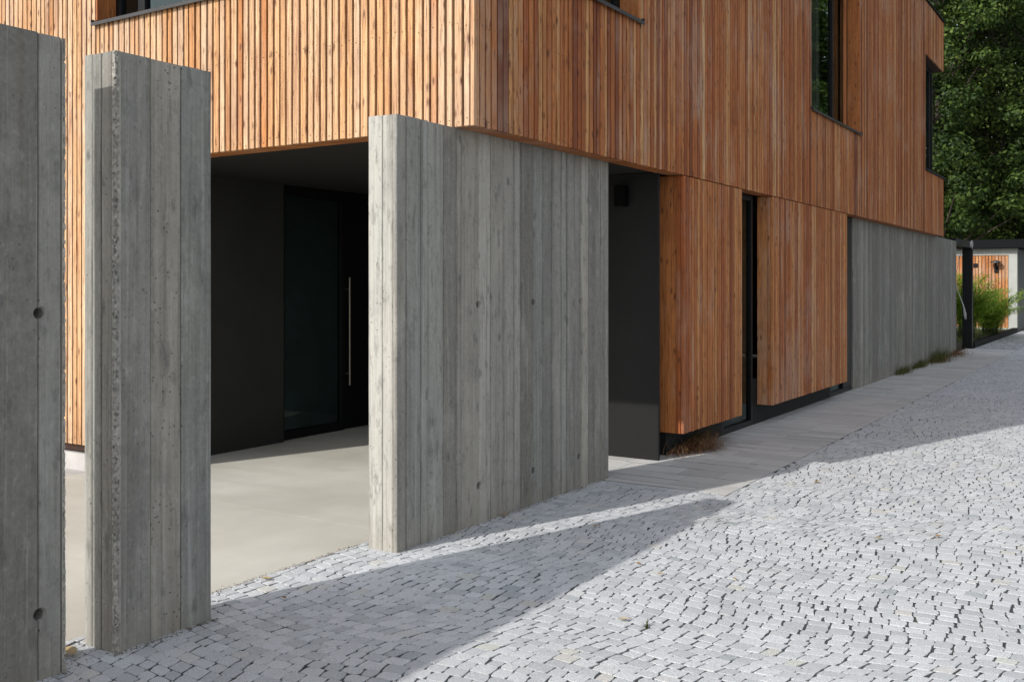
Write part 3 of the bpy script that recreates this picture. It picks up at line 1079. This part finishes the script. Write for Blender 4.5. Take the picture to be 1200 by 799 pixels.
m_ = MB(); m_.bbox(a + .001, XE + .03, YC - .03, YF - .003, c - .026, c + .014, .002); m_.build('window_sill', BLACK, house)
m_ = MB(); m_.bbox(a + .001, XE - .002, YC + .035, YF + .1, d + .001, d + .02, .002); m_.build('window_head', BLACK, house)
m_ = MB(); m_.bbox(a + .0005, a + .019, YC + .002, YF - .003, c + .016, d - .001, .002, .6, .4); m_.build('reveal_board', BLACK, house)

# window on the porch side
a, b, c, d = W_LEFT
XF = XC + .19
m_ = MB()
m_.bbox(XF, XF + .07, b - .07, b - .002, c + .016, d, .003)
m_.bbox(XF, XF + .07, a + .002, a + .07, c + .016, d, .003)
m_.bbox(XF + .001, XF + .069, a + .0705, b - .0705, c + .016, c + .08, .003)
m_.bbox(XF + .001, XF + .069, a + .0705, b - .0705, d - .08, d, .003)
m_.bbox(XF - .001, XF + .068, b - .40, b - .31, c + .081, d - .081, .003)
o = m_.build('window_frame', BLACK, house)
g = MB(); g.add([(XF + .03, b - .06, c + .07), (XF + .03, a + .06, c + .07), (XF + .03, a + .06, d - .07), (XF + .03, b - .06, d - .07)], [(0, 1, 2, 3)])
g.build('pane', GLASS, o, fix=False)
m_ = MB(); m_.bbox(XC + .002, XF - .003, b - .019, b - .0005, c + .024, d - .001, .002, .6, .15); m_.build('reveal_board', WOOD, house)
m_ = MB(); m_.bbox(XC + .002, XF - .003, a + .0005, a + .019, c + .024, d - .001, .002, .6, .75); m_.build('reveal_board', WOOD, house)
m_ = MB()
m_.bbox(XC - .036, XC - .029, a - .02, b + .02, c - .03, c, .001)
m_.add([(XC - .0295, a - .02, c - .006), (XF, a - .02, c + .012), (XF, b + .02, c + .012), (XC - .0295, b + .02, c - .006),
        (XC - .0295, a - .02, c), (XF, a - .02, c + .018), (XF, b + .02, c + .018), (XC - .0295, b + .02, c)],
       [(0, 3, 2, 1), (4, 5, 6, 7), (0, 1, 5, 4), (1, 2, 6, 5), (2, 3, 7, 6), (3, 0, 4, 7)])
m_.bbox(XC - .034, XC + .03, b + .014, b + .0195, c + .001, c + .028, .001)
m_.build('window_sill', SILLM, house)

# entrance door at the back of the porch
YD = 7.47
m_ = MB()
m_.bbox(7.24, 7.32, YD, YD + .08, 0.0, ZS + .008, .003)
m_.bbox(8.165, 8.215, YD, YD + .08, 0.0, ZS + .008, .003)
m_.bbox(9.05, 9.118, YD, YD + .08, 0.0, ZS + .008, .003)
m_.bbox(7.3205, 9.0495, YD + .001, YD + .079, ZS - .09, ZS + .008, .003)
m_.bbox(7.3205, 8.1645, YD + .001, YD + .079, 0.0, .09, .003)
dr = m_.build('entrance_door', BLACK, house)
g = MB(); g.add([(7.315, YD + .03, .08), (8.17, YD + .03, .08), (8.17, YD + .03, ZS - .085), (7.315, YD + .03, ZS - .085)], [(0, 1, 2, 3)])
g.build('pane', DGLASS, dr, fix=False)
g = MB(); g.bbox(8.2165, 9.045, YD + .012, YD + .07, .008, ZS - .094, .004); g.build('door_leaf', BLACK, dr)
g = MB()
g.tube([(8.262, YD - .04, .49), (8.262, YD - .04, 1.68)], .010, 12)
for z in (.62, 1.55):
    g.tube([(8.262, YD - .04, z), (8.262, YD + .014, z)], .006, 8)
g.build('door_handle', STEEL, dr)
m_ = MB(); m_.box(7.325, 8.16, YD + .048, YD + .056, .095, ZS - .095); m_.build('added_pane_backing', mat_plain('added_teal_grey_backing', (0.027, 0.040, 0.040), .8, .3, 1.5), dr)  # added panel behind the pane; its teal stands in for light in the glass
m_ = MB(); m_.box(7.4, 9.1, YD + .6, YD + .7, 0, ZS); m_.build('interior', ROOM, house)

# lamp on the dark porch wall
t = thing('wall_lamp', (8.305, 4.10, 2.41), 'small black up and down lamp on the dark porch wall', 'lamp')
m_ = MB(); m_.bbox(8.21, 8.297, 4.045, 4.15, 2.325, 2.515, .004); m_.build('lamp_body', JET, t)
m_ = MB(); m_.bbox(8.2975, 8.304, 4.035, 4.16, 2.36, 2.48, .002); m_.build('back_plate', BLACK, t)
m_ = MB(); m_.tube([(8.255, 4.0975, 2.3255), (8.255, 4.0975, 2.318)], .034, 14); m_.build('lens_ring', BLACK, t)

# ------------------------------------------------------------------ small plants and litter
rg = random.Random(77)


def blade(mb, base, az, lean, length, width, seed, droop=0.6, n=5):
    d = Vector((math.cos(az), math.sin(az), 0)); s = Vector((-d.y, d.x, 0))
    vs, fs = [], []
    ang = lean; p = Vector(base)
    for i in range(n + 1):
        w = width * (1 - (i / n) ** 1.6) * .5 + .0002
        vs += [tuple(p - s * w), tuple(p + s * w)]
        step = length / n
        p = p + (d * math.sin(ang) + Vector((0, 0, 1)) * math.cos(ang)) * step
        ang = min(ang + droop / n * 2, 2.1)
        if p.z < .004:
            p.z = .004
    for i in range(n):
        fs.append((i * 2, i * 2 + 1, i * 2 + 3, i * 2 + 2))
    mb.add(vs, fs, .5, seed)


def tuft(loc, spread, n_g, n_d, hg, hd, label, name='grass_tuft', group=None, yr=(-1, 1)):
    t = thing(name, loc, label, 'weeds', group)
    for nn, mat, h, nm, lo in ((n_g, GRASSG, hg, 'green_blades', .15), (n_d, GRASSD, hd, 'dry_blades', .8)):
        if not nn:
            continue
        m_ = MB()
        for i in range(nn):
            bx = loc[0] + rg.gauss(0, spread[0]); by = loc[1] - abs(rg.gauss(0, spread[1]))
            az = rg.uniform(0, 2 * PI)
            if math.sin(az) > .3:
                az = -az
            wild = lo > .5
            blade(m_, (bx, by, -.008 if not wild else rg.uniform(-.01, .06)), az, rg.uniform(lo * .3, lo * 1.6), h * rg.uniform(.35, 1.15), rg.uniform(.003, .007), rg.random(), rg.uniform(.3, 1.1) if not wild else rg.uniform(.5, 2.2), 6)
        m_.build(nm, mat, t, fix=False, kind='stuff')
    return t


tuft((9.15, 3.79, 0), (.17, .10), 90, 900, .27, .30, 'large clump of dry brown grass below the timber cladding by the narrow window', 'dry_grass_clump')
tuft((8.74, 3.78, 0), (.13, .05), 0, 130, .1, .22, 'straggly withered weeds at the dark foot of the porch wall', 'withered_weed')
tuft((18.85, 3.765, 0), (.28, .06), 260, 80, .22, .18, 'green grass tuft nearest of those at the foot of the far concrete wall', group='weeds along the far concrete wall')
tuft((20.4, 3.765, 0), (.32, .06), 300, 80, .23, .18, 'dark green grass tuft, second along the far concrete wall', group='weeds along the far concrete wall')
tuft((22.2, 3.765, 0), (.42, .12), 420, 320, .40, .28, 'tallest bushy green and rusty tuft along the far concrete wall', group='weeds along the far concrete wall')
tuft((24.3, 3.765, 0), (.55, .16), 20, 420, .22, .26, 'low rust brown dried weed patch at the end of the far concrete wall', 'dry_weed_patch', group='weeds along the far concrete wall')


def fallen_leaf(x, y, size, label, seed, curl=.25):
    size *= .8
    az = rg.uniform(0, 6.28)
    m_ = MB()
    n = 6
    out = [(-.5, 0), (-.3, .2), (0, .3), (.25, .2), (.5, 0), (.25, -.2), (0, -.3), (-.3, -.2)]
    vs = []
    for (u, v) in out:
        zz = .012 + size * curl * (abs(v) * 1.6 + u * u * .8) * rg.uniform(.7, 1.3)
        vs.append((x + size * (u * math.cos(az) - v * math.sin(az)), y + size * (u * math.sin(az) + v * math.cos(az)), zz))
    vs.append((x, y, .009))
    fs = [(i, (i + 1) % 8, 8) for i in range(8)]
    m_.add(vs, fs, .5, seed)
    m_.tube([(x - size * .5 * math.cos(az), y - size * .5 * math.sin(az), .02), (x - size * .8 * math.cos(az), y - size * .8 * math.sin(az), .009)], .0012, 4, seed=0)
    o = m_.build('fallen_leaf', LITTER, None, fix=False)
    o['label'] = label; o['category'] = 'leaf'; o['group'] = 'dry leaves fallen on the paving'
    return o


for a in ((2.575, 3.93, .14, 'large dry brown leaf on the ground in the gap between the two left concrete slabs', .62),
          (3.80, 4.02, .075, 'pale tan leaf on sunlit cobbles beside the porch floor edge', .7),
          (3.62, 3.70, .045, 'small russet leaf on shaded cobbles right of the narrow concrete slab', .05),
          (5.747, 3.74, .075, 'golden yellow leaf lying against the foot of the wide concrete wall', .5),
          (5.80, 3.07, .055, 'ochre leaf in the shadow band in front of the wide concrete wall', .5),
          (5.156, 2.451, .05, 'brown leaf just at the edge between shade and sunlit cobbles', .25),
          (5.043, 2.258, .05, 'cream coloured leaf on sunlit cobbles below the shadow edge', .9),
          (5.17, 1.884, .045, 'tan leaf alone on bright cobbles in the middle of the street', .6),
          (4.254, 2.102, .07, 'pale straw leaf beside the tiny weed in the cobbles', .95),
          (6.491, 1.424, .06, 'small yellowish leaf farther out on the bright street', .75),
          (6.739, 1.116, .07, 'amber leaf near the right edge of the bright street', .4),
          (8.06, 2.25, .075, 'ochre leaf on the sunny cobbles near the paver strip', .5)):
    fallen_leaf(*a)
t = thing('tiny_weed', (4.24, 1.971, 0), 'tiny green weed sprouting from a joint in the sunlit cobbles', 'weed')
m_ = MB()
for i in range(14):
    blade(m_, (4.24 + rg.gauss(0, .004), 1.971 + rg.gauss(0, .004), -.01), rg.uniform(0, 6.28), rg.uniform(.1, .7), rg.uniform(.03, .075), .006, rg.random(), .8)
m_.build('sprout', GRASSG, t, fix=False)

# soil, grit and leaf crumbs that have gathered along the wall feet
m_ = MB()
for i in range(2600):
    q = rg.random()
    if q < .38:
        x, y = rg.uniform(4.55, 7.37), YW - .004 - abs(rg.gauss(0, .022))
    elif q < .55:
        x, y = rg.uniform(2.66, 3.25), YW - .004 - abs(rg.gauss(0, .018))
    elif q < .68:
        x, y = rg.uniform(1.4, 2.47), YW - .004 - abs(rg.gauss(0, .018))
    elif q < .76:
        x, y = rg.uniform(2.44, 2.72), YW + rg.uniform(-.02, .30)
    else:
        x, y = rg.uniform(3.2, 4.65), 4.093 + rg.gauss(0, .012)
    r = rg.uniform(.0012, .0042) * (1.5 if rg.random() < .08 else 1)
    a = rg.uniform(0, 6.28)
    P3 = [(x + r * math.cos(a + k * 2.1), y + r * math.sin(a + k * 2.1), .0005) for k in range(3)] + [(x, y, .0005 + r * rg.uniform(.5, 1.1))]
    m_.add(P3, [(0, 1, 3), (1, 2, 3), (2, 0, 3)], .5, rg.random())
m_.build('soil_grit', mat_leaf('soil_crumbs', [(0.03, 0.026, 0.02), (0.08, 0.06, 0.045), (0.16, 0.12, 0.08), (0.25, 0.22, 0.18)], 0, .9), None, kind='stuff', label='soil and grit along the feet of the walls')

# ------------------------------------------------------------------ far end: pergola post, garage, bamboo
t = thing('black_pergola', (27.6, 3.9, 0), 'black pergola post with roof beams past the far concrete wall', 'pergola')
m_ = MB(); m_.bbox(27.56, 27.74, 3.77, 4.00, -.02, 2.53, .006); m_.build('post', BLACK, t)
m_ = MB(); m_.bbox(25.2, 27.74, 3.80, 3.96, 2.532, 2.70, .006); m_.build('beam', BLACK, t)
m_ = MB(); m_.bbox(27.57, 27.71, 3.962, 8.0, 2.535, 2.697, .006); m_.build('beam', BLACK, t)
m_ = MB()
m_.tube([(27.5 + .07 * math.cos(q * PI / 6), 3.765, 2.62 + .09 * math.sin(q * PI / 6)) for q in range(-3, 10)], .018, 6)
m_.bbox(27.42, 27.58, 3.782, 3.799, 2.55, 2.69, .003)
m_.build('bracket', CHROME, t)
# folded cloth tied to the post
t = thing('tied_cloth', (27.5, 3.88, .7), 'pale grey cloth strap tied to the black pergola post', 'cloth')
m_ = MB()
pts = [(27.46, 4.16, 1.75), (27.47, 4.09, 1.45), (27.50, 3.99, 1.15), (27.52, 3.95, 1.0), (27.53, 3.93, .85), (27.53, 3.92, .72)]
m_.tube(pts, [.006, .008, .014, .018, .034, .028], 10); m_.build('hanging_cloth', CLOTH, t, smooth=True)
m_ = MB(); m_.tube([(27.46, 4.16, 1.75), (27.48, 4.0, 2.5)], .008, 6); m_.build('cord', CLOTH, t)
# dark bench-like box behind the wall end
t = thing('garden_grill', (27.2, 4.6, 0), 'dark grey garden grill half hidden behind the far concrete wall', 'grill')
m_ = MB(); m_.bbox(26.7, 27.4, 4.25, 4.85, .78, 1.06, .04); m_.build('grill_body', GREYW, t)
for q in ((26.76, 4.3), (27.34, 4.3), (26.76, 4.8), (27.34, 4.8)):
    m_ = MB(); m_.tube([(q[0], q[1], 0), (q[0], q[1], .80)], .02, 8); m_.build('leg', BLACK, t)

GX, GY = 38.2, 3.80
t = thing('garage', (GX + 2.5, GY + 3.5, 0), 'low garage with larch slat front in a pale concrete frame and dark flat roof', 'garage')
m_ = MB()
m_.box(GX, GX + .25, GY, GY + .27, -.05, 2.66); m_.box(GX, GX + .25, GY + .27, 12.0, 2.63, 2.86); m_.box(GX, GX + .25, GY, GY + .27, 2.66, 2.86)
m_.box(GX, GX + .25, GY + .27, 12.0, -.05, .10)
m_.build('front_frame', PALE, t)
m_ = MB(); m_.box(GX + .251, GX + 6.5, GY + .02, GY + .2, -.05, 2.85); m_.box(GX + .26, GX + 6.5, GY + .21, 12.0, -.05, 2.85); m_.build('wall', GREYW, t)
m_ = MB(); m_.bbox(GX - .3, GX + 6.8, GY - .3, 12.3, 2.862, 3.16, .01); m_.build('roof', ROOFM, t)
y = GY + .275
k = 0
while y < 9.2:
    w = .105
    m_ = MB(); m_.bbox(GX + .03, GX + .06, y + .009, y + w - .009, .105, 2.625, .003, min(1, max(0, rg.gauss(.50, .12))), rg.random())
    m_.build('slat', WOOD, t)
    y += w
m_ = MB(); m_.bbox(GX + .01, GX + .0295, 5.04, 5.19, 2.20, 2.35, .004); m_.build('vent', BLACK, t)
t = thing('garage_lamp', (GX, 4.45, 2.3), 'round black dish lamp on the garage slats', 'lamp')
m_ = MB()
m_.tube([(GX - .17, 4.45, 2.36), (GX - .17, 4.45, 2.40), (GX - .17, 4.45, 2.44)], [.18, .17, .05], 18); m_.build('lamp_shade', SILLM, t, smooth=False)
m_ = MB(); m_.tube([(GX + .028, 4.45, 2.15), (GX - .1, 4.45, 2.2), (GX - .17, 4.45, 2.36)], .04, 8)
m_.bbox(GX - .03, GX + .0285, 4.38, 4.52, 2.02, 2.26, .01); m_.build('lamp_arm', BLACK, t)

m_ = MB(); m_.box(25.3, GX - .4, 4.0, 12, -.05, .06); m_.build('planting_bed', SOIL, kind='structure', label='soil of the planting bed in front of the garage')
t = thing('bed_edging', (32, 3.9, 0), 'low dark edging along the planting bed by the garage', 'kerb')
m_ = MB(); m_.bbox(27.8, GX - .4, 3.74, 3.90, -.05, .13, .01); m_.build('edging', ROOFM, t)


def bamboo(loc, h, spread, ncane, label):
    t = thing('bamboo_bush', loc, label, 'bush', 'bamboo in the bed by the garage')
    cm, lm = MB(), MB()
    for i in range(ncane):
        az = rg.uniform(0, 2 * PI); rad = spread * rg.uniform(.3, 1)
        hh = h * rg.uniform(.55, 1.05)
        b = Vector(loc) + Vector((rg.gauss(0, .12), rg.gauss(0, .12), 0))
        pts = []
        for k in range(7):
            q = k / 6
            pts.append(b + Vector((math.cos(az) * rad * q ** 1.8, math.sin(az) * rad * q ** 1.8, hh * (q * 1.25 - .3 * q ** 3))))
        cm.tube(pts, [.007 * (1 - .8 * k / 6) + .001 for k in range(7)], 5, cap=False)
        for k in range(85):
            q = rg.uniform(.22, 1) * 5.99
            i0 = int(q); p = pts[i0].lerp(pts[i0 + 1], q - i0)
            p = p + Vector((rg.gauss(0, .06), rg.gauss(0, .06), rg.gauss(0, .04)))
            blade(lm, tuple(p), rg.uniform(0, 6.28), rg.uniform(.9, 1.9), rg.uniform(.13, .26), rg.uniform(.018, .03), rg.random(), .8, 3)
    cm.build('cane', GRASSG, t, fix=False)
    lm.build('foliage', LEAFB, t, fix=False)


bamboo((31.2, 4.45, .05), 1.95, 1.15, 100, 'tallest feathery bamboo bush in front of the garage slats')
bamboo((33.4, 4.05, .05), 1.45, 1.05, 90, 'low bamboo bush at the right end of the planting bed')
bamboo((29.6, 5.6, .05), 1.2, .7, 34, 'bamboo bush half hidden behind the black post')
m_ = MB()
for i in range(1800):
    blade(m_, (rg.uniform(27.9, 37.2), rg.uniform(3.95, 5.6), .05), rg.uniform(0, 6.28), rg.uniform(.1, .9), rg.uniform(.10, .3), .012, rg.random(), .8, 3)
m_.build('ground_cover', GRASSG, None, fix=False, kind='stuff', label='low grass in the planting bed')

# ------------------------------------------------------------------ trees
rt = random.Random(9)


def tree_meshes(h, rad, nclump, nleaf, leaf, seed):
    r = random.Random(seed)
    tk = MB()
    top = h * .82
    pts, rr = [], []
    for i in range(9):
        q = i / 8
        pts.append((r.gauss(0, .12) * q * 2, r.gauss(0, .12) * q * 2, top * q)); rr.append(.34 * (1 - q) ** .8 + .03)
    tk.tube(pts, rr, 9)
    cents = []
    for i in range(nclump):
        q = r.uniform(.0, 1)
        z = h * (.12 + .86 * q)
        prof = math.sin(PI * min(1, .18 + .80 * q)) ** .6
        a = r.uniform(0, 2 * PI); d = rad * prof * math.sqrt(r.uniform(.05, 1))
        c = Vector((math.cos(a) * d, math.sin(a) * d, z + r.gauss(0, .3)))
        cents.append((c, r.uniform(.6, 1.35)))
        if i % 3 == 0:
            zz = max(.1, min(.95, (c.z - d * .55) / top))
            p0 = Vector(pts[int(zz * 8)])
            tk.tube([p0, p0.lerp(c, .5) + Vector((0, 0, .25)), c], [.11, .06, .02], 6, cap=False)
    lv = MB()
    for c, s in cents:
        tint = r.uniform(-.2, .2)
        for k in range(nleaf):
            u = Vector((r.gauss(0, 1), r.gauss(0, 1), r.gauss(0, 1))); u.normalize()
            p = c + Vector((u.x * s, u.y * s, u.z * s * .62)) * r.uniform(.45, 1.05)
            nrm = (u + Vector((r.gauss(0, .5), r.gauss(0, .5), r.gauss(0, .5) + .5))).normalized()
            a = nrm.cross(Vector((r.gauss(0, 1), r.gauss(0, 1), r.gauss(0, 1)))).normalized(); b = nrm.cross(a)
            L = leaf * r.uniform(.6, 1.3)
            lv.add([tuple(p - a * L * .5), tuple(p + b * L * .3), tuple(p + a * L * .5), tuple(p - b * L * .3)], [(0, 1, 2, 3)], .5, min(1, max(0, r.gauss(.45, .2) + tint)))
    return tk, lv


protos = []
for (h, rad, sd) in ((22, 5.2, 1), (24, 5.8, 2), (19, 5.0, 3)):
    tk, lv = tree_meshes(h, rad, 175, 240, .25, sd)
    tko = tk.build('trunk', BARK, None, smooth=True); lvo = lv.build('crown', LEAFT, None, fix=False)
    protos.append((tko.data, lvo.data))
    bpy.data.objects.remove(tko); bpy.data.objects.remove(lvo)
spots = [(56, 9.5, 0, 0, 'broad dark leafy tree rising straight behind the far end of the house'),
         (63, 4.0, 1, 1.2, 'tall dark tree above the right end of the garage roof'),
         (58, 15.5, 2, 2.1, 'leafy tree mostly hidden behind the timber house'),
         (70, 12.0, 1, 4.0, 'tall tree in the second row behind the house end'),
         (74, 4.5, 0, 3.0, 'tall tree in the second row above the garage'),
         (66, -3.5, 2, 5.0, 'tree at the far right beyond the end of the street'),
         (80, 9.0, 1, 5.5, 'tallest tree farthest back behind the garage'),
         (84, 15.0, 2, 0.6, 'distant tree in the last row straight above the end of the house'),
         (88, 2.0, 0, 2.6, 'distant tree in the last row at the right edge'),
         (90, 7.5, 1, 3.7, 'tree in the very last row seen through gaps between the nearer crowns'),
         (92, 12.0, 0, 1.9, 'tree in the very last row right behind the house end'),
         (68, 7.6, 0, 4.6, 'tree between the two nearest crowns behind the garage')]
for x, y, k, rz, lab in spots:
    t = thing('broadleaf_tree', (x, y, -.05), lab, 'tree', 'trees behind the garage')
    t.rotation_euler = (0, 0, rz)
    for nm, me in zip(('trunk', 'crown'), protos[k]):
        o = bpy.data.objects.new(nm, me); COL.objects.link(o); o.parent = t
# wood across the street, seen only as reflections in the panes
wood = MB()
for me, (x, y) in ((protos[i % 3][1], q) for i, q in enumerate(((44, -9), (53, -7), (61, -11), (52, -15), (70, -9), (36, -14)))):
    co = np.empty(len(me.vertices) * 3, 'f'); me.vertices.foreach_get('co', co); co = co.reshape(-1, 3)
    n0 = len(wood.v)
    vs = [(float(a + x), float(b + y), float(c)) for a, b, c in co]
    wood.add(vs, [tuple(p.vertices) for p in me.polygons], .5, .4)
    wood.s[n0:] = [d.value for d in me.attributes['seed'].data]
wood.build('woods', LEAFT, None, fix=False, kind='stuff', label='leafy wood across the street')
